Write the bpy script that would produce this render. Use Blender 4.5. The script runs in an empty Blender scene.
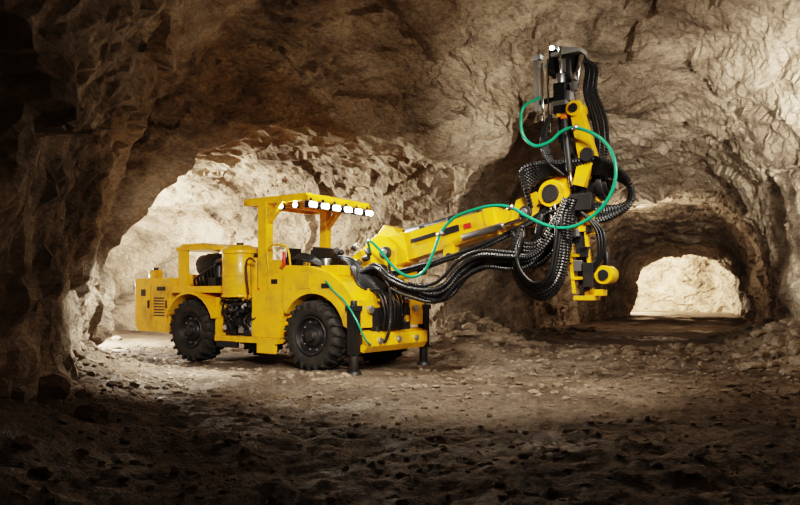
import bpy, bmesh, math, random
import numpy as np
from mathutils import Vector, Matrix, noise
random.seed(7)
scene = bpy.context.scene
V = Vector

# ------------------------------------------------------------ materials
def new_mat(name):
    m = bpy.data.materials.new(name); m.use_nodes = True
    nt = m.node_tree
    return m, nt, nt.nodes['Principled BSDF']

def simple(name, col, rough=0.5, metal=0.0, dirt=0.0, emit=0, dirtcol=(0.10,0.075,0.05), dscale=3.0, coat=0.0):
    m, nt, b = new_mat(name)
    b.inputs['Base Color'].default_value = (*col, 1)
    b.inputs['Roughness'].default_value = rough
    b.inputs['Metallic'].default_value = metal
    b.inputs['Coat Weight'].default_value = coat
    if emit:
        b.inputs['Emission Color'].default_value = (1, 0.97, 0.88, 1)
        b.inputs['Emission Strength'].default_value = emit
    if dirt > 0:
        tc = nt.nodes.new('ShaderNodeTexCoord')
        n = nt.nodes.new('ShaderNodeTexNoise'); n.inputs['Scale'].default_value = dscale
        n.inputs['Detail'].default_value = 5; n.inputs['Roughness'].default_value = 0.7
        r = nt.nodes.new('ShaderNodeValToRGB')
        r.color_ramp.elements[0].position = 0.46; r.color_ramp.elements[0].color = (0,0,0,1)
        r.color_ramp.elements[1].position = 0.78; r.color_ramp.elements[1].color = (dirt,)*3+(1,)
        mx = nt.nodes.new('ShaderNodeMix'); mx.data_type = 'RGBA'
        mx.inputs['A'].default_value = (*col,1); mx.inputs['B'].default_value = (*dirtcol,1)
        nt.links.new(tc.outputs['Object'], n.inputs['Vector'])
        nt.links.new(n.outputs['Fac'], r.inputs['Fac'])
        nt.links.new(r.outputs['Color'], mx.inputs['Factor'])
        nt.links.new(mx.outputs['Result'], b.inputs['Base Color'])
        mr = nt.nodes.new('ShaderNodeMapRange')
        mr.inputs['To Min'].default_value = rough; mr.inputs['To Max'].default_value = min(1, rough+0.4)
        nt.links.new(r.outputs['Color'], mr.inputs['Value'])
        nt.links.new(mr.outputs['Result'], b.inputs['Roughness'])
    return m

YEL = simple('yellow_paint', (0.82,0.43,0.007), 0.30, dirt=0.8, dirtcol=(0.26,0.155,0.035), coat=0.25)
BLK = simple('black_rubber', (0.012,0.012,0.013), 0.42)
TYR = simple('tyre_rubber', (0.018,0.017,0.016), 0.75, dirt=0.6, dirtcol=(0.08,0.065,0.05), dscale=6)
DRK = simple('dark_steel', (0.035,0.035,0.037), 0.45, 0.5, dirt=0.4)
STL = simple('steel', (0.45,0.45,0.46), 0.35, 0.9, dirt=0.3)
CHR = simple('chrome', (0.8,0.8,0.8), 0.12, 1.0)
GRN = simple('green_hose_rubber', (0.01,0.26,0.14), 0.3)
GRY = simple('grey_paint', (0.42,0.43,0.42), 0.45, dirt=0.3)
RED = simple('red_paint', (0.55,0.03,0.02), 0.4)
ORG = simple('orange_paint', (0.75,0.16,0.01), 0.4)
LMP = simple('lamp_lens', (1,1,1), 0.3, emit=260)
SCR = simple('screen_glass', (0.02,0.03,0.04), 0.1)

def rock_mat(name, c_dark, c_mid, c_light, scale=1.0, rough=0.85, bump=0.9, floor=False):
    m, nt, b = new_mat(name)
    N = nt.nodes.new; L = nt.links.new
    tc = N('ShaderNodeTexCoord')
    map_ = N('ShaderNodeMapping'); map_.inputs['Scale'].default_value=(1.0,1.0,1.9); map_.inputs['Rotation'].default_value=(0.5,0.45,0.2)
    L(tc.outputs['Object'], map_.inputs['Vector'])
    def noi(s, d=8, r=0.6, dist=0.0):
        n = N('ShaderNodeTexNoise'); n.inputs['Scale'].default_value=s; n.inputs['Detail'].default_value=d
        n.inputs['Roughness'].default_value=r; n.inputs['Distortion'].default_value=dist
        L(map_.outputs['Vector'], n.inputs['Vector']); return n
    n1 = noi(0.55*scale, 7, 0.66, 0.6)
    ramp = N('ShaderNodeValToRGB')
    e = ramp.color_ramp.elements
    e[0].position=0.31; e[0].color=(*c_dark,1)
    e[1].position=0.66; e[1].color=(*c_light,1)
    k = e.new(0.48); k.color=(*c_mid,1)
    L(n1.outputs['Fac'], ramp.inputs['Fac'])
    n2 = noi(13*scale, 4, 0.72)
    r2 = N('ShaderNodeValToRGB'); r2.color_ramp.elements[0].position=0.3; r2.color_ramp.elements[0].color=(0.48,0.46,0.44,1)
    r2.color_ramp.elements[1].position=0.65; r2.color_ramp.elements[1].color=(1.15,1.12,1.08,1)
    L(n2.outputs['Fac'], r2.inputs['Fac'])
    mx = N('ShaderNodeMix'); mx.data_type='RGBA'; mx.blend_type='MULTIPLY'; mx.inputs['Factor'].default_value=0.85
    L(ramp.outputs['Color'], mx.inputs['A']); L(r2.outputs['Color'], mx.inputs['B'])
    L(mx.outputs['Result'], b.inputs['Base Color'])
    b.inputs['Roughness'].default_value = rough
    b.inputs['Specular IOR Level'].default_value = 0.3
    n3 = noi(2.4*scale if not floor else 7*scale, 9, 0.67, 0.3)
    bp = N('ShaderNodeBump'); bp.inputs['Strength'].default_value=bump; bp.inputs['Distance'].default_value=0.18 if not floor else 0.13
    L(n3.outputs['Fac'], bp.inputs['Height']); L(bp.outputs['Normal'], b.inputs['Normal'])
    if floor:
        n4 = noi(0.55, 3, 0.6)
        r4 = N('ShaderNodeValToRGB'); r4.color_ramp.elements[0].position=0.38; r4.color_ramp.elements[0].color=(0.2,)*3+(1,)
        r4.color_ramp.elements[1].position=0.46; r4.color_ramp.elements[1].color=(0.8,)*3+(1,)
        L(n4.outputs['Fac'], r4.inputs['Fac']); L(r4.outputs['Color'], b.inputs['Roughness'])
    return m
ROCK = rock_mat('tunnel_rock', (0.135,0.105,0.08), (0.38,0.31,0.24), (0.62,0.53,0.43))
DIRT = rock_mat('dirt_floor', (0.105,0.08,0.06), (0.22,0.172,0.13), (0.36,0.29,0.225), scale=1.3, bump=1.0, floor=True)
STONE = rock_mat('rubble_stone', (0.15,0.12,0.09), (0.28,0.225,0.172), (0.42,0.345,0.27), scale=3, bump=0.5)

# ------------------------------------------------------------ cave shell
def tube_volume(bm, path):
    rings = []
    n = 26
    for i,sec in enumerate(path):
        x,y,hw,h = sec[:4]
        a = path[max(0,i-1)]; c = path[min(len(path)-1,i+1)]
        d = V((c[0]-a[0], c[1]-a[1], 0)).normalized()
        s = V((d.y, -d.x, 0))
        if len(sec) > 4:
            s = V((math.cos(sec[4]), math.sin(sec[4]), 0))
        ring = [bm.verts.new(V((x,y,0)) + s*hw*0.97 + V((0,0,-1.2)))]
        for k in range(n+1):
            t = math.pi*k/n
            cx = math.copysign(abs(math.cos(t))**0.68, math.cos(t)); sz = max(0.0,math.sin(t))**0.82
            ring.append(bm.verts.new(V((x,y,0)) + s*(hw*cx) + V((0,0,h*sz))))
        ring.append(bm.verts.new(V((x,y,0)) - s*hw*0.97 + V((0,0,-1.2))))
        rings.append(ring)
    m = len(rings[0])
    for i in range(len(rings)-1):
        for k in range(m):
            bm.faces.new((rings[i][k], rings[i][(k+1)%m], rings[i+1][(k+1)%m], rings[i+1][k]))
    bm.faces.new(rings[0]); bm.faces.new(list(reversed(rings[-1])))

bm = bmesh.new()
tube_volume(bm, [(2.3,-8,4.8,5.0),(2.2,0,4.7,5.2),(2.15,4.8,4.8,5.7),(1.85,8.0,5.5,6.2,0.05),(1.65,10.8,6.15,6.6,0.16),(1.5,12.5,6.6,6.6,0.28),(1.7,13.4,6.1,6.1,0.34),(1.9,14.1,4.9,5.2,0.36),(2.0,14.5,3.4,3.9,0.38)])
tube_volume(bm, [(2.0,11.0,3.1,3.7),(-0.35,12.65,3.9,4.15),(-5.15,16.05,3.95,4.25),(-12,20.9,3.7,4.2),(-17,24.3,3.2,4.0)])
tube_volume(bm, [(3.2,11.5,2.6,4.2),(4.6,15.2,3.75,5.35),(8,22.6,3.6,5.0),(12,31,3.4,4.5),(16.9,41.5,3.1,3.7),(17.8,43.6,3.4,4.2),(18,47,4.2,4.8),(15,51,4.2,4.8),(8,54,4,4.6)])
bmesh.ops.recalc_face_normals(bm, faces=bm.faces)
me = bpy.data.meshes.new('tmp'); bm.to_mesh(me); bm.free()
tmp = bpy.data.objects.new('tmp', me); scene.collection.objects.link(tmp)
md = tmp.modifiers.new('r','REMESH'); md.mode='VOXEL'; md.voxel_size=0.10
dg = bpy.context.evaluated_depsgraph_get()
ev = tmp.evaluated_get(dg); em = bpy.data.meshes.new_from_object(ev)
bm = bmesh.new(); bm.from_mesh(em)
for _ in range(2):
    bmesh.ops.smooth_vert(bm, verts=bm.verts, factor=0.5, use_axis_x=True, use_axis_y=True, use_axis_z=True)
bm.normal_update()
def facet(q, sc, amp, seed):
    qq = q*sc + V((seed,seed*1.7,-seed))
    dist, pts = noise.voronoi(qq)
    c = pts[0]
    r = noise.cell_vector(c*7.3+V((seed,0,0)))*2 - V((1,1,1))
    return amp*((qq-c).dot(r) + 0.5*r.x)
for v in bm.verts:
    p = v.co.copy(); n = v.normal.copy()
    w = noise.noise_vector(p*0.8)*0.30 + noise.noise_vector(p*2.5)*0.08
    d = 0.32*noise.fractal(p*0.4+V((3,7,1)), 0.9, 2.0, 3)
    q = (p+w); q = V((q.x*0.8+q.z*0.4, q.y*0.8, q.z*1.5-q.x*0.45))
    d += facet(q, 0.62, 0.16, 3.0) + facet(q, 1.7, 0.065, 11.0) + facet(q, 4.0, 0.028, 23.0)
    d += 0.045*noise.fractal(p*4.5, 0.8, 2.1, 3)
    v.co = p + n*d
for f in bm.faces: f.normal_flip()
bm.to_mesh(em); bm.free()
bpy.data.objects.remove(tmp)
verts = np.empty(len(em.vertices)*3); em.vertices.foreach_get('co', verts); verts = verts.reshape(-1,3)
faces = [tuple(p.vertices) for p in em.polygons]
cent = np.array([verts[list(f)].mean(axis=0) for f in faces])
def region(c):
    x,y,z = c
    if z > 3.3 and y < 17: return 'ceiling'
    if y < -6.5: return 'wall_front'
    if x < -1.0 and y < 12.3: return 'wall_left'
    if x > 4.2 and y < 15.2: return 'wall_right'
    return 'wall_back'
groups = {}
for f,c in zip(faces,cent):
    if c[2] < -0.7: continue
    groups.setdefault(region(c), []).append(f)
for gname, fl in groups.items():
    used = sorted({i for f in fl for i in f}); mp = {i:k for k,i in enumerate(used)}
    m2 = bpy.data.meshes.new(gname)
    m2.from_pydata([tuple(verts[i]) for i in used], [], [tuple(mp[i] for i in f) for f in fl])
    m2.materials.append(ROCK); m2.update()
    ob = bpy.data.objects.new(gname, m2); scene.collection.objects.link(ob)

# ------------------------------------------------------------ floor
def floor_h(x,y):
    p = V((x,y,0))
    z = 0.06*noise.fractal(p*0.5+V((5,2,0)),0.9,2,3) + 0.045*noise.fractal(p*2.2,0.9,2.0,3) + 0.032*noise.fractal(p*7,0.6,2,3)
    for (cx,cy,r) in ((-0.8,11.7,2.0),(-3.2,13.4,1.9)):
        d = math.hypot(x-cx,y-cy)
        if d < r: z *= 0.35 + 0.65*(d/r)**2
    def bank(ax,ay,bx,by,w,h):
        t = max(0,min(1,((x-ax)*(bx-ax)+(y-ay)*(by-ay))/((bx-ax)**2+(by-ay)**2)))
        d = math.hypot(x-ax-t*(bx-ax), y-ay-t*(by-ay))
        return h*max(0,1-d/w)**1.5
    k = 1+0.6*noise.noise(p*1.3)
    z += k*bank(-2.6,3,-5.0,10.6,1.5,0.5)
    z += k*bank(6.8,5,7.9,13.8,1.5,0.45)
    z += k*bank(1.3,14.6,2.0,16.5,1.6,0.6)
    z += k*bank(7.8,14.2,12,23,1.3,0.4)
    return z
def axis(lo, a, b, hi, fine, coarse):
    return list(np.arange(lo, a, coarse)) + list(np.arange(a, b, fine)) + list(np.arange(b, hi, coarse))
xs = axis(-20,-6,9.5,24,0.055,0.5); ys = axis(-9,2.5,17,58,0.055,0.45)
vs = [(x,y,floor_h(x,y)) for y in ys for x in xs]
W = len(xs)
fs = [(j*W+i, j*W+i+1, (j+1)*W+i+1, (j+1)*W+i) for j in range(len(ys)-1) for i in range(W-1)]
fm = bpy.data.meshes.new('floor'); fm.from_pydata(vs,[],fs); fm.materials.append(DIRT); fm.update()
for p in fm.polygons: p.use_smooth = True
fo = bpy.data.objects.new('floor', fm); scene.collection.objects.link(fo)

# ------------------------------------------------------------ rubble (one object)
bmr = bmesh.new(); bmesh.ops.create_icosphere(bmr, subdivisions=2, radius=1)
base_v = [v.co.copy() for v in bmr.verts]; base_f = [tuple(v.index for v in f.verts) for f in bmr.faces]; bmr.free()
variants = []
for s in range(10):
    vv = []
    for c in base_v:
        d,_ = noise.voronoi(c*1.1+V((s*3.1,s,0)))
        vv.append(c*(0.65+0.6*d[0]+0.25*noise.noise(c*1.5+V((s*5,0,s)))))
    variants.append(vv)
rv=[]; rf=[]
def stone(x,y,size):
    vv = random.choice(variants); off=len(rv)
    R = Matrix.Rotation(random.uniform(0,6.28),3,'Z') @ Matrix.Rotation(random.uniform(0,6.28),3,'X')
    sx,sy,sz = size*random.uniform(.7,1.4), size*random.uniform(.7,1.2), size*random.uniform(.4,.8)
    z = floor_h(x,y)+sz*0.1
    for c in vv:
        q = R@c; rv.append((x+q.x*sx, y+q.y*sy, z+q.z*sz))
    rf.extend([tuple(i+off for i in f) for f in base_f])
def in_rig(x,y):
    dx,dy = x+0.83,y-11.71
    u = dx*0.819-dy*0.574; v = dx*0.574+dy*0.819
    return -4.9<u<1.2 and -1.15<v<1.2
for _ in range(4200):
    y = 3.4+13*random.random()**0.9; x = random.uniform(-0.5*y-0.2, 0.62*y+0.3)
    if in_rig(x,y): continue
    stone(x,y,random.choice([0.008,0.01,0.013,0.016,0.02,0.028,0.035] if y<8 else [0.015,0.02,0.03,0.045,0.055]))
for (ax,ay,bx,by,sp,cnt) in ((-2.9,4,-4.8,10.6,0.5,150),(6.6,9,7.6,13.8,0.8,300),(1.3,14.4,2.0,16.5,0.9,280),(7.6,14.2,11.5,23,0.9,200),(2.5,17.8,6,25,0.8,120),(3.5,14.0,6.8,15.0,1.0,160),(-7.5,14.6,-10,20,1.2,60)):
    for _ in range(cnt):
        t=random.random(); x=ax+t*(bx-ax)+random.gauss(0,sp*.6); y=ay+t*(by-ay)+random.gauss(0,sp*.5)
        if in_rig(x,y): continue
        stone(x,y,random.choice([0.03,0.04,0.06,0.08,0.12,0.17]))
rm = bpy.data.meshes.new('rubble'); rm.from_pydata(rv,[],rf); rm.materials.append(STONE); rm.update()
ro = bpy.data.objects.new('rubble', rm); scene.collection.objects.link(ro); ro.parent = fo

# ------------------------------------------------------------ part builder
rig = bpy.data.objects.new('mining_drill_rig', None); scene.collection.objects.link(rig)
rig.location = (-0.83,11.71,0.0); rig.rotation_euler = (0,0,math.radians(-35))

class Part:
    def __init__(s, name): s.name=name; s.bm=bmesh.new(); s.mats=[]
    def mi(s,m):
        if m not in s.mats: s.mats.append(m)
        return s.mats.index(m)
    def hexa(s, P, m):
        vs=[s.bm.verts.new(p) for p in P]; k=s.mi(m)
        for f in ((0,3,2,1),(4,5,6,7),(0,1,5,4),(1,2,6,5),(2,3,7,6),(3,0,4,7)):
            fc=s.bm.faces.new([vs[i] for i in f]); fc.material_index=k
    def box(s,u0,u1,v0,v1,w0,w1,m):
        s.hexa([(u0,v0,w0),(u1,v0,w0),(u1,v1,w0),(u0,v1,w0),(u0,v0,w1),(u1,v0,w1),(u1,v1,w1),(u0,v1,w1)],m)
    def beam(s,p0,p1,w,h,m,w1=None,h1=None,side=V((0,1,0))):
        p0=V(p0);p1=V(p1); w1=w if w1 is None else w1; h1=h if h1 is None else h1
        d=(p1-p0).normalized(); sd=V(side)
        if abs(d.dot(sd))>0.95: sd=V((1,0,0))
        n=d.cross(sd).normalized(); sd=n.cross(d).normalized()
        P=[]
        for p,a,b in ((p0,w,h),(p1,w1,h1)):
            P += [p-sd*a/2-n*b/2, p+sd*a/2-n*b/2, p+sd*a/2+n*b/2, p-sd*a/2+n*b/2]
        s.hexa(P,m)
    def cyl(s,p0,p1,r,m,seg=20,r2=None):
        p0=V(p0);p1=V(p1); r2=r if r2 is None else r2
        d=(p1-p0).normalized(); a=V((0,1,0)) if abs(d.y)<0.9 else V((1,0,0))
        x=d.cross(a).normalized(); y=d.cross(x); k=s.mi(m)
        A=[];B=[]
        for i in range(seg):
            t=2*math.pi*i/seg; o=x*math.cos(t)+y*math.sin(t)
            A.append(s.bm.verts.new(p0+o*r)); B.append(s.bm.verts.new(p1+o*r2))
        for i in range(seg):
            f=s.bm.faces.new((A[i],A[(i+1)%seg],B[(i+1)%seg],B[i])); f.smooth=True; f.material_index=k
        f=s.bm.faces.new(list(reversed(A))); f.material_index=k
        f=s.bm.faces.new(B); f.material_index=k
    def prism(s,poly,v0,v1,m):
        k=s.mi(m)
        A=[s.bm.verts.new((u,v0,w)) for u,w in poly]; B=[s.bm.verts.new((u,v1,w)) for u,w in poly]
        n=len(poly)
        for i in range(n):
            f=s.bm.faces.new((A[i],A[(i+1)%n],B[(i+1)%n],B[i])); f.material_index=k
        f=s.bm.faces.new(list(reversed(A))); f.material_index=k
        f=s.bm.faces.new(B); f.material_index=k
    def hose(s,pts,r,m,rib=False,seg=9):
        pts=[V(p) for p in pts]; k=s.mi(m)
        P=[pts[0]*2-pts[1]]+pts+[pts[-1]*2-pts[-2]]
        path=[]
        for i in range(1,len(P)-2):
            a,b,c,d=P[i-1],P[i],P[i+1],P[i+2]
            n=max(4,int((c-b).length/(0.018 if rib else 0.04)))
            for j in range(n):
                t=j/n
                path.append(0.5*((2*b)+(c-a)*t+(2*a-5*b+4*c-d)*t*t+(3*b-a-3*c+d)*t**3))
        path.append(pts[-1])
        prev=None; rings=[]
        for i,p in enumerate(path):
            d=(path[min(i+1,len(path)-1)]-path[max(i-1,0)]).normalized()
            if prev is None:
                a=V((0,1,0)) if abs(d.y)<0.9 else V((1,0,0)); x=d.cross(a).normalized()
            else:
                x=(prev-d*prev.dot(d)).normalized()
            prev=x; y=d.cross(x)
            rr=r*(1.14 if i%2 else 0.84) if rib else r
            rings.append([s.bm.verts.new(p+(x*math.cos(2*math.pi*q/seg)+y*math.sin(2*math.pi*q/seg))*rr) for q in range(seg)])
        for i in range(len(rings)-1):
            for q in range(seg):
                f=s.bm.faces.new((rings[i][q],rings[i][(q+1)%seg],rings[i+1][(q+1)%seg],rings[i+1][q])); f.smooth=not rib; f.material_index=k
        for rg in (rings[0],rings[-1]):
            f=s.bm.faces.new(rg); f.material_index=k
    def lathe(s,c,prof,m,seg=40,caps=(True,True)):
        k=s.mi(m); c=V(c); R=[]
        for (o,r) in prof:
            R.append([s.bm.verts.new(c+V((r*math.cos(2*math.pi*i/seg),o,r*math.sin(2*math.pi*i/seg)))) for i in range(seg)])
        for a,b in zip(R,R[1:]):
            for i in range(seg):
                f=s.bm.faces.new((a[i],a[(i+1)%seg],b[(i+1)%seg],b[i])); f.smooth=True; f.material_index=k
        for rg,cp in ((R[0],caps[0]),(R[-1],caps[1])):
            if cp:
                f=s.bm.faces.new(rg); f.material_index=k
    def done(s,bevel=0.008):
        bmesh.ops.recalc_face_normals(s.bm, faces=s.bm.faces)
        me=bpy.data.meshes.new(s.name); s.bm.to_mesh(me); s.bm.free()
        for m in s.mats: me.materials.append(m)
        o=bpy.data.objects.new(s.name,me); scene.collection.objects.link(o); o.parent=rig
        if bevel:
            b=o.modifiers.new('bev','BEVEL'); b.width=bevel; b.segments=2; b.limit_method='ANGLE'; b.angle_limit=math.radians(50)
        return o

# wheels
def wheel(name,u,v,outer):
    R=0.56; w=0.21
    p=Part(name); c=(u,v,R)
    p.lathe(c,[(-w*.4,0.29),(-w*.75,0.30),(-w*.95,0.36),(-w,0.44),(-w*.92,0.50),(-w*.7,0.525),(0,0.535),(w*.7,0.525),(w*.92,0.50),(w,0.44),(w*.95,0.36),(w*.75,0.30),(w*.4,0.29)],TYR,48,(False,False))
    n=22
    for sgn in (-1,1):
        for i in range(n):
            t=2*math.pi*(i+(0.5 if sgn>0 else 0))/n
            def pt(r,ang,vv): return V((u+r*math.cos(ang),v+vv,R+r*math.sin(ang)))
            t2=t+0.10; dw=0.062
            P=[pt(0.50,t-dw,0.0*sgn),pt(0.50,t+dw,0.0*sgn),pt(0.45,t2+dw,sgn*w*1.06),pt(0.45,t2-dw,sgn*w*1.06),
               pt(0.568,t-dw*.7,0.0*sgn),pt(0.568,t+dw*.7,0),pt(0.545,t2+dw*.7,sgn*w*1.06),pt(0.545,t2-dw*.7,sgn*w*1.06)]
            p.hexa(P,TYR)
    o=outer
    p.lathe((u,v,R),[(o*w*.82,0.315),(o*w*.95,0.305),(o*w*.92,0.285),(o*w*.50,0.265),(o*w*.42,0.19),(o*w*.72,0.165),(o*w*.80,0.10),(o*w*1.05,0.09),(o*w*1.08,0.06)],DRK,36,(False,True))
    p.cyl((u,v-.1,R),(u,v+.1,R),.285,DRK,32)
    for i in range(10):
        t=2*math.pi*i/10
        cc=V((u+0.225*math.cos(t),v+o*w*.44,R+0.225*math.sin(t)))
        p.cyl(cc,cc+V((0,o*0.035,0)),0.016,STL,6)
    p.done(0.006)
wheel('wheel_front_right',0,-0.80,-1); wheel('wheel_front_left',0,0.80,1)
wheel('wheel_rear_right',-2.9,-0.80,-1); wheel('wheel_rear_left',-2.9,0.80,1)

# chassis
p=Part('chassis')
p.box(-4.5,-1.55,-.42,.42,.45,.95,YEL); p.box(-1.35,.85,-.45,.45,.42,1.0,YEL)
p.cyl((-1.45,0,.35),(-1.45,0,1.15),.14,DRK)
for u in (0,-2.9):
    p.cyl((u,-.62,.56),(u,.62,.56),.13,DRK); p.cyl((u,-.2,.56),(u,.2,.56),.22,DRK)
p.box(-2.25,-.75,-.98,-.60,.40,.50,YEL); p.box(-2.25,-.75,.60,.98,.40,.50,YEL)
p.box(-2.2,-1.7,-.98,-.9,.30,.42,DRK); p.box(-1.2,-.8,-.98,-.9,.24,.42,YEL)
p.done()

# rear engine housing
p=Part('engine_housing')
p.prism([(-4.72,.62),(-4.62,.50),(-3.62,.50),(-3.62,1.18),(-3.5,1.30),(-3.5,1.46),(-3.56,1.52),(-4.66,1.52),(-4.72,1.46)],-.86,.86,YEL)
p.box(-4.62,-4.22,-.875,-.86,.66,1.40,YEL); p.box(-4.16,-3.7,-.875,-.86,.66,1.40,YEL)
for i in range(7): p.box(-4.10,-3.78,-.885,-.872,.80+i*.055,.825+i*.055,DRK)
p.box(-4.50,-4.36,-.884,-.874,1.18,1.31,BLK); p.box(-4.28,-4.24,-.90,-.872,.95,1.10,BLK)
p.box(-3.73,-3.71,-.90,-.872,.95,1.10,BLK)
p.box(-4.36,-4.18,-.80,-.62,1.50,1.68,YEL); p.box(-4.1,-3.7,-.3,.5,1.50,1.60,YEL)
p.cyl((-4.27,-.71,1.68),(-4.27,-.71,1.73),.05,BLK)
p.cyl((-3.9,.5,1.5),(-3.9,.5,1.95),.05,DRK)
p.box(-4.80,-4.70,-.7,.7,.55,.8,DRK)
p.cyl((-4.73,-.6,1.1),(-4.78,-.6,1.1),.08,RED); p.box(-4.74,-4.73,-.4,.6,.9,1.4,DRK)
p.box(-4.0,-3.75,-.89,-.872,1.28,1.36,BLK)
p.done(0.012)

def fender(name,u,v0,v1,r=.66,a0=15,a1=165,th=.045,mat=YEL):
    p=Part(name); n=16; poly=[]
    for i in range(n+1):
        t=math.radians(a0+(a1-a0)*i/n); poly.append((u+(r+th)*math.cos(t),.56+(r+th)*math.sin(t)))
    for i in range(n,-1,-1):
        t=math.radians(a0+(a1-a0)*i/n); poly.append((u+r*math.cos(t),.56+r*math.sin(t)))
    p.prism(poly,v0,v1,mat); p.done(0.006)
fender('fender_rear_right',-2.9,-1.03,-.5,a0=20,a1=155); fender('fender_rear_left',-2.9,.5,1.03,a0=20,a1=155)
p=Part('engine_bay')
p.box(-3.52,-2.2,-.55,.86,.95,1.42,YEL); p.box(-3.52,-2.2,-.90,-.55,1.24,1.36,YEL)
p.box(-3.46,-2.62,-.86,.80,2.02,2.08,YEL)
p.prism([(-3.46,2.08),(-2.62,2.08),(-2.75,2.14),(-3.36,2.14)],-.8,.7,YEL)
for (u,v) in ((-3.40,.76),(-2.68,.76)):
    p.box(u-.035,u+.035,v-.035,v+.035,1.3,2.04,YEL)
p.box(-3.42,-3.20,-.84,-.76,1.36,2.03,YEL)
p.cyl((-3.05,-.55,1.40),(-2.5,-.55,1.40),.16,DRK); p.cyl((-2.98,-.60,1.74),(-2.55,-.60,1.74),.20,BLK,24); p.cyl((-2.55,-.60,1.74),(-2.50,-.60,1.74),.13,STL)
p.box(-3.15,-2.5,-.4,.5,1.4,1.98,DRK); p.cyl((-2.65,-.3,1.85),(-2.65,-.3,2.0),.1,BLK)
for i in range(8): p.cyl((-3.0+.07*i,-.44,1.45),(-3.0+.07*i,-.44,1.85),.02,STL,8)
for i in range(7):
    p.hose([(-3.10+.1*i,-.7,1.36),(-3.0+.09*i,-.80,1.50+.03*i),(-2.75+.05*i,-.76,1.58+.03*i),(-2.5,-.5,1.8)],.022,BLK)
p.cyl((-2.45,-.7,1.36),(-2.45,-.7,1.72),.08,DRK); p.box(-2.58,-2.38,-.84,-.72,1.36,1.52,BLK)
p.done()

p=Part('hydraulic_tank')
p.cyl((-2.0,-.62,1.16),(-2.0,-.62,1.92),.31,YEL,32); p.cyl((-2.0,-.62,1.92),(-2.0,-.62,1.98),.34,YEL,32); p.cyl((-2.0,-.62,1.98),(-2.0,-.62,2.07),.34,YEL,32,r2=.22)
p.cyl((-2.0,-.62,2.07),(-2.0,-.62,2.12),.06,DRK)
p.cyl((-2.0,-.62,1.16),(-2.0,-.62,1.20),.33,YEL,32); p.cyl((-2.0,-.62,1.52),(-2.0,-.62,1.55),.32,YEL,32)
p.box(-2.3,-1.5,-.75,.86,1.10,1.18,YEL); p.box(-2.2,-1.6,-.2,.86,1.18,1.75,YEL)
p.cyl((-1.55,-.62,1.18),(-1.55,-.62,1.84),.12,YEL,20); p.cyl((-1.55,-.62,1.84),(-1.55,-.62,1.92),.07,BLK)
p.done(.006)

p=Part('valve_bank')
p.box(-2.25,-1.35,-.70,-.40,.50,1.10,DRK)
rnd=random.Random(3)
for i in range(46):
    u=rnd.uniform(-2.22,-1.4); w=rnd.uniform(.52,1.05); a=rnd.uniform(.03,.08); b=rnd.uniform(.03,.08)
    m=rnd.choice([DRK,DRK,STL,BLK,BLK,GRY,YEL])
    if i%2: p.box(u-a,u+a,-.70-rnd.uniform(.04,.18),-.66,w-b,w+b,m)
    else: p.cyl((u,-.66,w),(u,-.70-rnd.uniform(.04,.2),w),rnd.uniform(.025,.06),m,12)
for i in range(16):
    u=rnd.uniform(-2.2,-1.45); w=rnd.uniform(.5,1.0)
    p.hose([(u,-.8,w),(u+rnd.uniform(-.1,.1),-.92,w+.12),(u+rnd.uniform(-.25,.25),-.90,w+rnd.uniform(.1,.3)),(u+rnd.uniform(-.3,.3),-.7,1.15)],.016,BLK)
p.box(-2.32,-2.26,-.9,-.4,.45,1.16,YEL)
p.done(.005)

p=Part('operator_station')
p.prism([(-1.38,.50),(-.72,.50),(-.70,.75),(-.62,1.0),(-.62,1.62),(-1.02,1.62),(-1.02,1.28),(-1.38,1.28)],-.92,-.78,YEL)
p.box(-1.38,-.55,-.78,.86,.50,1.0,YEL)
p.box(-1.45,-1.22,-.7,.75,1.0,1.8,YEL)
p.box(-.92,-.78,-.932,-.918,1.38,1.46,BLK)
p.box(-1.15,-.72,-.30,.20,1.05,1.18,BLK); p.beam((-1.14,-.05,1.15),(-1.25,-.05,1.85),.48,.12,BLK); p.box(-1.3,-1.18,-.18,.08,1.85,2.02,BLK)
p.beam((-.35,-.35,1.5),(-.25,-.35,1.98),.5,.10,DRK); p.box(-.40,-.34,-.55,-.15,1.70,1.94,SCR)
for i in range(5): p.cyl((-.55,-.55+i*.09,1.62),(-.53,-.55+i*.09,1.76),.012,STL,8)
for i in range(5): p.cyl((-.53,-.55+i*.09,1.76),(-.53,-.55+i*.09,1.80),.02,BLK,10)
p.box(-.65,-.3,-.7,.6,1.0,1.62,DRK)
p.hose([(-1.0,-.9,1.6),(-1.0,-.93,1.95),(-.8,-.93,2.02),(-.55,-.93,1.95),(-.50,-.9,1.62)],.018,YEL)
p.hose([(-1.5,-.88,1.2),(-1.52,-.92,1.7),(-1.42,-.92,1.82),(-1.32,-.9,1.75)],.016,BLK)
p.cyl((-.62,-.93,1.62),(-.62,-.93,1.90),.03,RED,12)
p.done()

# canopy
p=Part('protective_canopy')
p.box(-1.30,-1.10,-.86,-.70,.55,2.76,YEL); p.box(-1.20,-1.04,.58,.72,.9,2.76,YEL)
p.box(-1.36,-1.04,-.90,-.66,.55,.62,YEL); p.beam((-1.12,-.78,2.42),(-.80,-.78,2.74),.10,.08,YEL)
p.beam((-1.08,.65,2.42),(-.78,.65,2.74),.10,.08,YEL)
p.box(-1.66,-.22,-.84,.84,2.79,2.835,YEL)
p.box(-1.66,-1.58,-.84,.84,2.72,2.80,YEL); p.box(-.30,-.22,-.84,.84,2.72,2.80,YEL)
p.box(-1.66,-.22,-.84,-.76,2.72,2.80,YEL); p.box(-1.66,-.22,.76,.84,2.72,2.80,YEL)
for u in (-1.3,-.95,-.6): p.box(u-.03,u+.03,-.8,.8,2.74,2.80,YEL)
p.box(-1.30,-1.26,-.87,-.855,1.2,1.32,RED)
p.done(.01)
p=Part('work_lights')
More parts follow.
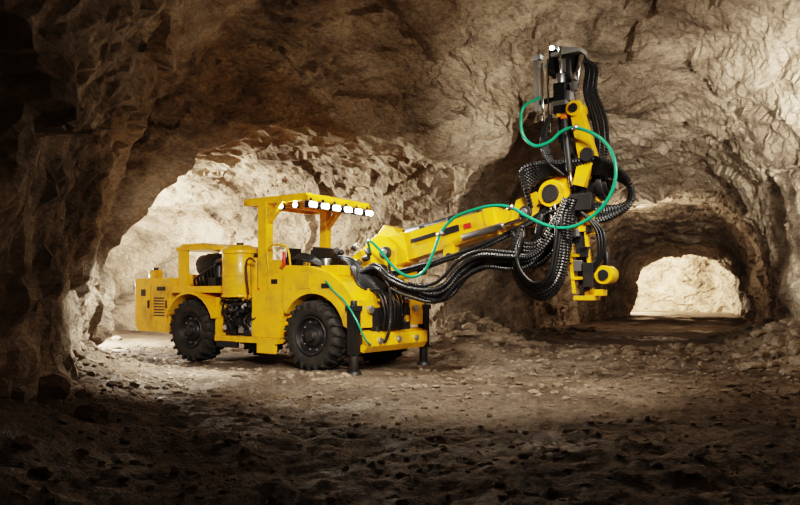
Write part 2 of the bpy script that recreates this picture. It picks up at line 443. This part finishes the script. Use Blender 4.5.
for v in (-.74,-.45,-.16,.14,.43,.73):
    p.box(-.26,-.165,v-.095,v+.095,2.60,2.70,BLK); p.box(-.24,-.20,v-.02,v+.02,2.69,2.76,BLK)
    for dv in (-.045,.045): p.cyl((-.166,v+dv,2.65),(-.148,v+dv,2.65),.040,LMP,16)
p.cyl((-.82,-.74,2.66),(-.82,-.80,2.66),.05,BLK,16); p.cyl((-.82,-.80,2.66),(-.82,-.815,2.66),.035,LMP,16)
p.cyl((-.5,-.74,2.66),(-.5,-.80,2.66),.05,BLK,16); p.cyl((-.5,-.80,2.66),(-.5,-.815,2.66),.035,LMP,16)
p.done(0)

def arch_body(v0,v1,name):
    p=Part(name)
    poly=[(-.62,1.62),(-.62,1.0)]
    for i in range(15):
        t=math.radians(150-135*i/14); poly.append((.66*math.cos(t),.56+.66*math.sin(t)))
    poly+=[(.70,.70),(.86,.70),(.86,1.12),(.62,1.38),(.35,1.55),(-.1,1.66),(-.55,1.68)]
    p.prism(poly,v0,v1,YEL)
    p.done(.01)
arch_body(-.96,-.52,'fender_front_right'); arch_body(.52,.96,'fender_front_left')
p=Part('front_deck')
p.box(-.5,.78,-.52,.52,1.0,1.30,YEL)
p.box(-.35,.15,-.965,-.955,1.36,1.52,YEL)
p.box(-.28,-.02,-.972,-.962,1.30,1.55,YEL)
for i in range(4): p.cyl((-.45+.2*i,-.955,1.30),(-.45+.2*i,-.97,1.30),.012,STL,8)
p.box(.2,.36,-.968,-.955,1.30,1.38,DRK)
p.prism([(.78,.36),(.90,.32),(.98,.42),(.98,.60),(.78,.66)],-.80,.86,YEL); p.box(.78,.86,-.52,.52,.62,1.0,DRK)
for v in (-.5,0,.5): p.cyl((.95,v,.50),(1.02,v,.50),.05,STL)
for v in (-.62,.62): p.cyl((.86,v,.98),(.93,v,.98),.06,STL,16)
p.box(-.45,.1,-.5,-.1,1.30,1.66,YEL); p.box(-.3,.2,.1,.5,1.30,1.7,DRK)
p.cyl((-.2,-.3,1.66),(-.2,-.3,1.80),.1,DRK); p.cyl((.0,-.62,1.62),(.0,-.62,1.78),.07,STL)
p.box(.1,.45,-.85,-.55,1.50,1.66,YEL)
for i in range(18):
    v=rnd.uniform(-.42,.45); w=rnd.uniform(.68,1.22); a=rnd.uniform(.03,.06)
    p.cyl((.84,v,w),(.92,v,w),a,rnd.choice([DRK,STL,YEL,GRY]),14)
p.done(.008)
p=Part('stabiliser_jacks')
for v in (-.93,.98):
    p.box(.75,.89,v-.08,v+.08,.30,1.0,BLK); p.cyl((.82,v,.05),(.82,v,.5),.07,DRK); p.cyl((.82,v,.0),(.82,v,.06),.13,DRK,18,r2=.10)
    p.box(.73,.91,v-.10,v+.10,.96,1.04,DRK); p.cyl((.82,v,1.02),(.82,v,1.12),.05,DRK)
    p.box(.78,.88,min(v,v*.8),max(v,v*.8),.45,.60,DRK)
p.done(.006)

# boom turret
p=Part('boom_turret')
p.cyl((.35,0,1.28),(.35,0,1.42),.34,DRK,28); p.cyl((.35,0,1.42),(.35,0,1.52),.28,YEL,28)
for v in (-.24,.18):
    p.prism([(.0,1.48),(.75,1.30),(1.08,1.62),(1.10,1.95),(.92,2.12),(.72,2.16),(.45,1.95),(.05,1.72)],v,v+.06,YEL)
p.cyl((.92,-.30,1.86),(.92,.30,1.86),.10,DRK); p.cyl((.92,-.33,1.86),(.92,-.29,1.86),.06,STL)
p.cyl((.72,-.30,1.42),(.72,.30,1.42),.08,DRK)
p.box(.15,.6,-.16,.16,1.5,1.85,DRK)
for i in range(20):
    u=rnd.uniform(-.1,.7); w=rnd.uniform(1.35,1.95); v=rnd.uniform(-.42,-.26)
    p.cyl((u,v,w),(u+rnd.uniform(-.1,.15),v-.03,w+rnd.uniform(-.1,.1)),rnd.uniform(.03,.05),rnd.choice([DRK,STL,BLK,YEL]),12)
p.done(.008)

# boom
def bl(u): return 1.88 + (u-.92)*0.205
p=Part('boom')
p.beam((.80,-.04,bl(.80)),(2.75,-.04,bl(2.75)),.28,.44,YEL,.26,.36)
p.beam((.95,-.04,bl(.95)+.0),(1.25,-.04,bl(1.25)),.33,.48,YEL)
p.beam((2.70,-.04,bl(2.70)),(3.25,-.04,bl(3.25)),.19,.25,YEL)
p.beam((2.64,-.04,bl(2.64)),(2.80,-.04,bl(2.80)),.32,.41,YEL)
p.beam((1.35,-.192,bl(1.35)+.06),(1.8,-.188,bl(1.8)+.06),.012,.06,BLK)
p.beam((1.9,-.186,bl(1.9)+.05),(2.2,-.182,bl(2.2)+.05),.012,.10,BLK)
p.beam((2.28,-.182,bl(2.28)+.04),(2.40,-.178,bl(2.40)+.04),.012,.08,RED)
for u in (1.0,1.5,2.0,2.5):
    p.box(u-.03,u+.03,-.15,.15,bl(u)+.18,bl(u)+.26,DRK)
p.cyl((1.0,.05,bl(1.0)+.28),(2.5,.05,bl(2.5)+.26),.05,DRK); p.cyl((1.0,-.08,bl(1.0)+.25),(2.6,-.08,bl(2.6)+.22),.022,STL,10)
p.prism([(.75,2.0),(1.15,2.08),(1.02,2.25),(.82,2.31),(.70,2.18)],-.17,.15,YEL)
p.cyl((.72,-.16,1.42),(1.55,-.16,1.60),.085,YEL); p.cyl((1.5,-.16,1.59),(2.05,-.16,1.76),.045,CHR); p.cyl((1.50,-.16,1.59),(1.56,-.16,1.605),.10,DRK)
p.box(1.95,2.12,-.22,-.04,1.72,1.95,YEL); p.cyl((2.05,-.24,1.77),(2.05,.0,1.77),.055,DRK)
p.cyl((2.3,-.24,bl(2.3)-.13),(2.95,-.24,bl(2.95)-.12),.05,STL); p.cyl((2.9,-.24,bl(2.9)-.12),(3.3,-.22,bl(3.3)-.10),.028,CHR)
p.beam((3.18,0,2.30),(3.78,0,2.58),.24,.30,YEL,.26,.26)
p.prism([(3.02,2.18),(3.35,2.14),(3.5,2.42),(3.42,2.62),(3.12,2.52)],-.19,.17,YEL)
p.cyl((3.28,-.26,2.34),(3.28,.24,2.34),.09,DRK); p.cyl((3.28,-.29,2.34),(3.28,-.25,2.34),.05,STL)
p.cyl((3.68,-.30,2.56),(3.68,.22,2.56),.18,YEL,24); p.cyl((3.68,-.33,2.56),(3.68,-.29,2.56),.12,DRK)
p.prism([(3.45,2.45),(3.62,2.74),(3.95,2.85),(4.05,2.78),(3.9,2.5),(3.7,2.38)],-.24,.14,YEL)
p.done(.01)

p=Part('rotation_unit')
p.cyl((3.80,0,2.56),(4.38,0,2.66),.16,BLK,24); p.cyl((3.95,0,2.58),(4.05,0,2.60),.20,DRK,24); p.cyl((4.25,0,2.64),(4.33,0,2.65),.20,DRK,24)
p.cyl((4.38,0,2.66),(4.46,0,2.675),.10,STL)
p.beam((4.10,-.15,2.35),(4.02,-.15,2.95),.14,.2,DRK)
p.cyl((3.55,-.1,2.05),(3.55,-.1,2.62),.05,STL); p.cyl((3.45,-.22,1.9),(3.52,-.22,2.3),.06,BLK)
p.box(3.95,4.25,-.34,-.16,2.30,2.52,DRK); p.box(3.92,4.02,-.36,-.2,1.95,2.25,BLK)
p.done(.006)

def ax(z,off=0.0): return 3.80 + (4.45-z)*0.098 + off
p=Part('bolting_mast')
p.beam((ax(4.45),-.12,4.45),(ax(1.22),-.12,1.22),.15,.15,DRK)
p.beam((ax(4.45)-.095,-.12,4.45),(ax(1.22)-.095,-.12,1.22),.05,.03,STL)
p.beam((ax(4.45)+.08,-.16,4.40),(ax(1.30)+.08,-.16,1.30),.03,.03,STL)
p.beam((ax(3.66,.16),-.30,3.66),(ax(2.95,.26),-.30,2.95),.14,.15,YEL,.17,.22)
p.beam((ax(3.0,.26),-.28,3.0),(ax(2.62,.10),-.28,2.62),.17,.22,YEL,.15,.15)
p.beam((ax(3.66,-.10),-.28,3.60),(ax(3.66,.22),-.28,3.68),.13,.12,YEL)
p.cyl((ax(3.62,.16),-.42,3.62),(ax(3.62,.16),-.16,3.62),.10,YEL,20); p.cyl((ax(3.62,.16),-.44,3.62),(ax(3.62,.16),-.41,3.62),.06,DRK)
p.cyl((ax(3.0,.27),-.42,3.0),(ax(3.0,.27),-.12,3.0),.09,DRK,20)
p.cyl((ax(3.5,.02),-.40,3.5),(ax(2.8,.02),-.40,2.8),.04,DRK); p.cyl((ax(2.85,.02),-.40,2.85),(ax(2.6,.02),-.40,2.6),.022,CHR)
p.beam((ax(2.0,.16),-.02,2.0),(ax(2.75,.22),-.02,2.75),.12,.14,YEL)
p.prism([(ax(2.3,-.05),2.35),(ax(2.3,.24),2.42),(ax(2.1,.2),2.05),(ax(2.1,-.05),2.05)],-.20,.08,YEL)
for o in (-.14,.10):
    p.beam((ax(2.1,o),-.20,2.1),(ax(1.22,o),-.20,1.22),.07,.045,YEL)
for z in (2.05,1.72,1.42): p.beam((ax(z,-.16),-.20,z),(ax(z,.12),-.20,z),.09,.04,YEL)
p.box(ax(1.2)-.14,ax(1.2)+.14,-.26,.0,1.13,1.19,YEL); p.box(ax(1.2)+.0,ax(1.2)+.24,-.22,-.04,1.19,1.27,YEL)
p.cyl((4.38,-.26,1.46),(4.38,.0,1.46),.12,YEL,24); p.cyl((4.38,-.28,1.46),(4.38,-.25,1.46),.07,DRK); p.box(4.18,4.38,-.2,-.04,1.36,1.54,YEL)
p.cyl((4.38,-.12,1.56),(4.37,-.12,1.76),.04,DRK); p.box(4.12,4.26,-.3,-.16,1.3,1.62,DRK)
p.box(3.66,4.06,-.26,.02,4.40,4.45,GRY); p.beam((3.72,-.12,4.52),(4.08,-.12,4.42),.20,.05,GRY)
p.box(3.76,3.90,-.24,.0,4.12,4.40,DRK); p.box(3.79,3.87,-.26,-.24,4.16,4.34,STL)
p.cyl((3.66,-.12,4.53),(3.66,-.20,4.53),.045,BLK); p.cyl((3.66,-.20,4.53),(3.66,-.215,4.53),.026,LMP)
p.box(3.62,3.70,-.22,-.04,4.16,4.50,DRK)
p.cyl((3.98,-.16,3.95),(4.05,-.16,4.38),.035,CHR)
p.beam((3.44,-.22,4.42),(3.46,-.22,3.70),.07,.06,STL); p.cyl((3.52,-.22,4.35),(3.54,-.22,3.55),.022,CHR,10); p.cyl((3.59,-.2,4.4),(3.62,-.2,3.4),.018,CHR,10)
p.beam((3.44,-.20,3.82),(3.86,-.14,3.86),.06,.06,DRK); p.beam((3.44,-.20,4.30),(3.72,-.14,4.34),.06,.05,GRY); p.box(3.40,3.52,-.27,-.17,4.40,4.46,GRY)
p.box(3.74,3.90,-.36,-.18,3.60,4.0,BLK); p.cyl((3.81,-.27,4.0),(3.81,-.27,4.14),.06,STL); p.cyl((3.81,-.27,4.1),(3.80,-.27,4.5),.02,CHR,10)
p.box(3.72,3.92,-.38,-.16,3.70,3.76,STL); p.cyl((3.83,-.27,3.3),(3.82,-.27,3.60),.06,DRK)
p.box(3.84,3.98,-.34,-.18,3.05,3.26,DRK)
for i in range(30):
    z=rnd.uniform(1.5,4.3); o=rnd.uniform(-.14,.16); a=rnd.uniform(.02,.055)
    p.box(ax(z,o)-a,ax(z,o)+a,-.27,-.14,z-a*1.3,z+a*1.3,rnd.choice([DRK,BLK,STL,DRK]))
p.box(3.86,3.94,-.40,-.34,3.50,3.56,ORG); p.box(4.10,4.2,-.2,-.1,2.1,2.2,ORG)
p.done(.005)

p=Part('bolt_magazine')
for z in (1.62,2.32):
    c=V((ax(z,-.26),-.20,z)); p.cyl(c-V((0,0,.015)),c+V((0,0,.015)),.13,DRK,24)
for i in range(8):
    t=2*math.pi*i/8; x=.10*math.cos(t); y=.10*math.sin(t)
    p.cyl((ax(2.42,-.26)+x,-.20+y,2.42),(ax(1.48,-.26)+x,-.20+y,1.48),.014,STL,8)
p.cyl((ax(2.45,-.26),-.20,2.45),(ax(1.45,-.26),-.20,1.45),.05,DRK,12)
p.beam((ax(2.0,-.28),-.2,2.0),(ax(2.0,0),-.14,2.0),.06,.06,DRK)
p.done(.004)

# black hoses
p=Part('hydraulic_hoses')
bundle=[(.55,1.52),(.9,1.60),(1.19,1.36),(1.56,1.22),(1.91,1.18),(2.15,1.27),(2.40,1.50),(2.75,1.66),(3.21,1.62),(3.5,1.64),(3.79,1.95),(4.0,2.45)]
for k in range(10):
    du=rnd.uniform(-.06,.06); dr=[0,.02,-.04,.05,.09,.03,.13,.10,-.07,.16][k]
    pts=[]
    for i,(u,w) in enumerate(bundle):
        f=math.sin(math.pi*i/(len(bundle)-1))
        pts.append((u+du,-.24-.055*(k%5)+rnd.uniform(-.02,.02), w+1.2*dr*f+rnd.uniform(-.03,.03)))
    p.hose(pts,.038 if k<5 else .028,BLK,rib=k!=6)
for k in range(2):
    o=.055*k
    p.hose([(.85,-.26-.02*k,1.48+o*.7),(1.4,-.26-.02*k,bl(1.4)-.40+o*.6),(2.0,-.30,bl(2.0)-.40+o*.6),(2.6,-.28-.02*k,bl(2.6)-.36+o*.6),(3.1,-.24,bl(3.1)-.26+o*.6),(3.5,-.24,2.25+o),(3.8,-.22,2.45+o)],.030,BLK,rib=k%2==0)
for k in range(6):
    s=1-.07*k; cx,cz=3.62,1.75
    L=[(3.30,2.15),(3.18,1.90),(3.16,1.62),(3.28,1.32),(3.56,1.15),(3.82,1.30),(3.94,1.68),(3.98,2.15),(4.0,2.4)]
    p.hose([(cx+(u-cx)*s+rnd.uniform(-.02,.02),-.34-.04*k,cz+(w-cz)*s) for u,w in L],.036 if k<3 else .024,BLK,rib=k<4)
for k in range(3):
    o=.05*k
    p.hose([(3.1,-.28,1.98+o),(3.3,-.36,1.80+o),(3.55,-.38,1.82+o),(3.75,-.34,2.1+o),(3.86,-.3,2.4)],.034,BLK,rib=True)
for k in range(7):
    o=.045*k
    p.hose([(3.35,-.16-.03*k,2.35+o),(3.30,-.2-.03*k,2.62+o),(3.50,-.24-.02*k,2.80+o*.6),(3.95,-.26-.02*k,2.80+o*.5),(4.40,-.22-.02*k,2.76+o*.6),(4.70,-.15-.02*k,2.56+o*.3),(4.66,-.12,2.34+o*.2),(4.42,-.12,2.20+o*.5),(4.2,-.14,2.15+o)],.036,BLK,rib=True)
for k in range(5):
    p.hose([(4.16+.02*k,-.10,2.7),(4.26+.03*k,-.14,3.1),(4.20+.04*k,-.12,3.5),(4.08+.035*k,-.10,3.9),(4.10+.03*k,-.08,4.2),(4.02,-.1,4.42-.03*k),(3.92,-.12,4.34-.04*k)],.028,BLK,rib=k%2==0)
for k in range(4):
    p.hose([(3.7,-.34,3.60),(3.64-.02*k,-.36,3.32),(3.72-.02*k,-.34-.02*k,3.0),(3.86,-.30,2.78)],.024,BLK,rib=True)
for k in range(3):
    p.hose([(4.08,-.30,2.3),(4.30+.04*k,-.32,2.05),(4.34+.03*k,-.30,1.75),(4.25,-.26,1.5)],.022,BLK)
for k in range(9):
    o=.05*k
    p.hose([(-.1+o*.6,-.40,1.62),(.1+o,-.5,1.80-.02*k),(.42+o*.6,-.46-.02*k,1.76-.05*k),(.66+o*.5,-.34,1.50-.03*k),(.9+.02*k,-.3,1.40)],.024,BLK)
for k in range(7):
    o=.06*k
    p.hose([(.6+.03*k,-.40+o,1.32),(.92+.03*k,-.44+o,1.22),(1.02+.02*k,-.42+o,.92),(.95,-.36+o,.66)],.022,BLK)
for k in range(5):
    p.hose([(-.75,-.80+.04*k,1.62),(-.5,-.86+.04*k,1.78+.02*k),(-.2,-.84+.03*k,1.74+.02*k),(.1,-.7,1.62)],.018,BLK)
p.hose([(1.05,-.35,1.75),(1.12,-.42,1.3),(1.15,-.45,.8),(1.0,-.40,.48),(.85,-.42,.7)],.026,BLK,rib=True)
p.done(0)

p=Part('green_water_hose')
G=[(.62,1.86),(.80,2.04),(1.02,1.88),(1.19,1.70),(1.42,1.52),(1.65,1.47),(1.85,1.58),(1.98,1.82),(2.10,2.08),(2.25,2.24),(2.45,2.34),(2.9,2.42),(3.21,2.38),(3.45,2.24),(3.75,2.10),(4.0,2.06),(4.22,2.12),(4.45,2.28),(4.60,2.52),(4.63,2.78),(4.55,3.02),(4.38,3.20),(4.11,3.33),(3.92,3.30),(3.78,3.20),(3.58,3.16),(3.42,3.28),(3.36,3.48),(3.40,3.70),(3.5,3.88)]
p.hose([(u,-.54 if 0<i<29 else -.25,w) for i,(u,w) in enumerate(G)],.022,GRN,seg=12)
p.hose([(.30,-.97,1.42),(.5,-1.0,1.25),(.72,-1.04,1.12),(.95,-1.05,.85),(1.05,-.95,.55),(1.0,-.75,.45)],.015,GRN)
for (u,w) in ((2.10,2.08),(3.21,2.38),(4.11,3.33)): p.cyl((u-.04,-.54,w-.02),(u+.04,-.54,w+.02),.032,STL,12)
p.done(0)

# ------------------------------------------------------------ lights
def spot(name,loc,tgt,power,angle,blend=0.6,col=(1,0.9,0.75),r=0.15):
    l=bpy.data.lights.new(name,'SPOT'); l.energy=power; l.spot_size=math.radians(angle); l.spot_blend=blend; l.color=col; l.shadow_soft_size=r
    o=bpy.data.objects.new(name,l); scene.collection.objects.link(o); o.location=loc
    o.rotation_euler=(V(tgt)-V(loc)).to_track_quat('-Z','Y').to_euler(); return o
def point(name,loc,power,col=(1,0.88,0.7),r=0.2):
    l=bpy.data.lights.new(name,'POINT'); l.energy=power; l.color=col; l.shadow_soft_size=r
    o=bpy.data.objects.new(name,l); scene.collection.objects.link(o); o.location=loc; return o
spot('rig_fill_light',(0.2,1.8,4.3),(-2.2,12.5,0.9),4000,33,0.8,(1,0.95,0.86),0.25)  # unseen key spot, added to brighten the rig
spot('rig_fill_light',(4.6,3.0,4.4),(2.6,9.6,2.6),2300,38,0.9,(1,0.94,0.85),0.25)  # added fill on boom and mast, no fixture behind it
spot('wall_fill_light',(4.9,6.2,2.0),(8.4,12.8,4.5),6800,64,1.0,(1,0.91,0.79),0.25)  # fill added to brighten the right wall, not a mine fixture
spot('wall_fill_light',(-0.6,8.2,3.4),(3.0,13.2,4.9),1700,52,1.0,(1,0.92,0.80),0.25)  # unseen spot added to light the pillar and the rock above
spot('floor_fill_light',(1.4,6.6,4.9),(0.8,9.6,0.0),1700,74,1.0,(1,0.90,0.77),0.3)  # added fill that makes the bright pool on the floor
point('tunnel_light',(-7.9,16.9,1.6),2300,(1,0.94,0.84),0.2)
spot('tunnel_light',(-7.0,15.8,2.9),(0.6,16.8,2.3),1500,75,1.0,(1,0.92,0.79),0.2)  # extra unseen fill, added to brighten the left tunnel's far wall
point('tunnel_light',(13.5,48,3.0),6500,(1,0.89,0.72),0.3)
point('tunnel_light',(9.0,26.0,3.9),220,(1,0.82,0.63),0.2)  # added fill so the right tunnel's inner walls show
for i,(v,pw) in enumerate(((-.46,260),(.14,260),(.72,320))):
    o=spot('work_lamp_beam',(-.08,v,2.64),(0,0,0),pw,100,0.8,(1,0.96,0.88),0.05)
    o.parent=rig; o.rotation_euler=V((1,0.3*i-0.1,-.42)).to_track_quat('-Z','Y').to_euler()
o=spot('side_lamp_beam',(-.95,-1.0,2.6),(0,0,0),1400,74,1.0,(1,0.96,0.88),0.05)
o.parent=rig; o.rotation_euler=V((-0.35,-1.3,-1.5)).to_track_quat('-Z','Y').to_euler()
w=bpy.data.worlds.new('world'); scene.world=w; w.use_nodes=True
w.node_tree.nodes['Background'].inputs['Color'].default_value=(0.6,0.5,0.4,1); w.node_tree.nodes['Background'].inputs['Strength'].default_value=0.01

# ------------------------------------------------------------ camera
cd=bpy.data.cameras.new('camera'); cam=bpy.data.objects.new('camera',cd); scene.collection.objects.link(cam)
cam.location=(0,0,1.2); cam.rotation_euler=(math.radians(90),0,0)
cd.lens=31.5; cd.sensor_width=36; cd.shift_y=42.5/800; cd.clip_end=200
scene.camera=cam
scene.view_settings.view_transform='Filmic'; scene.view_settings.look='High Contrast'
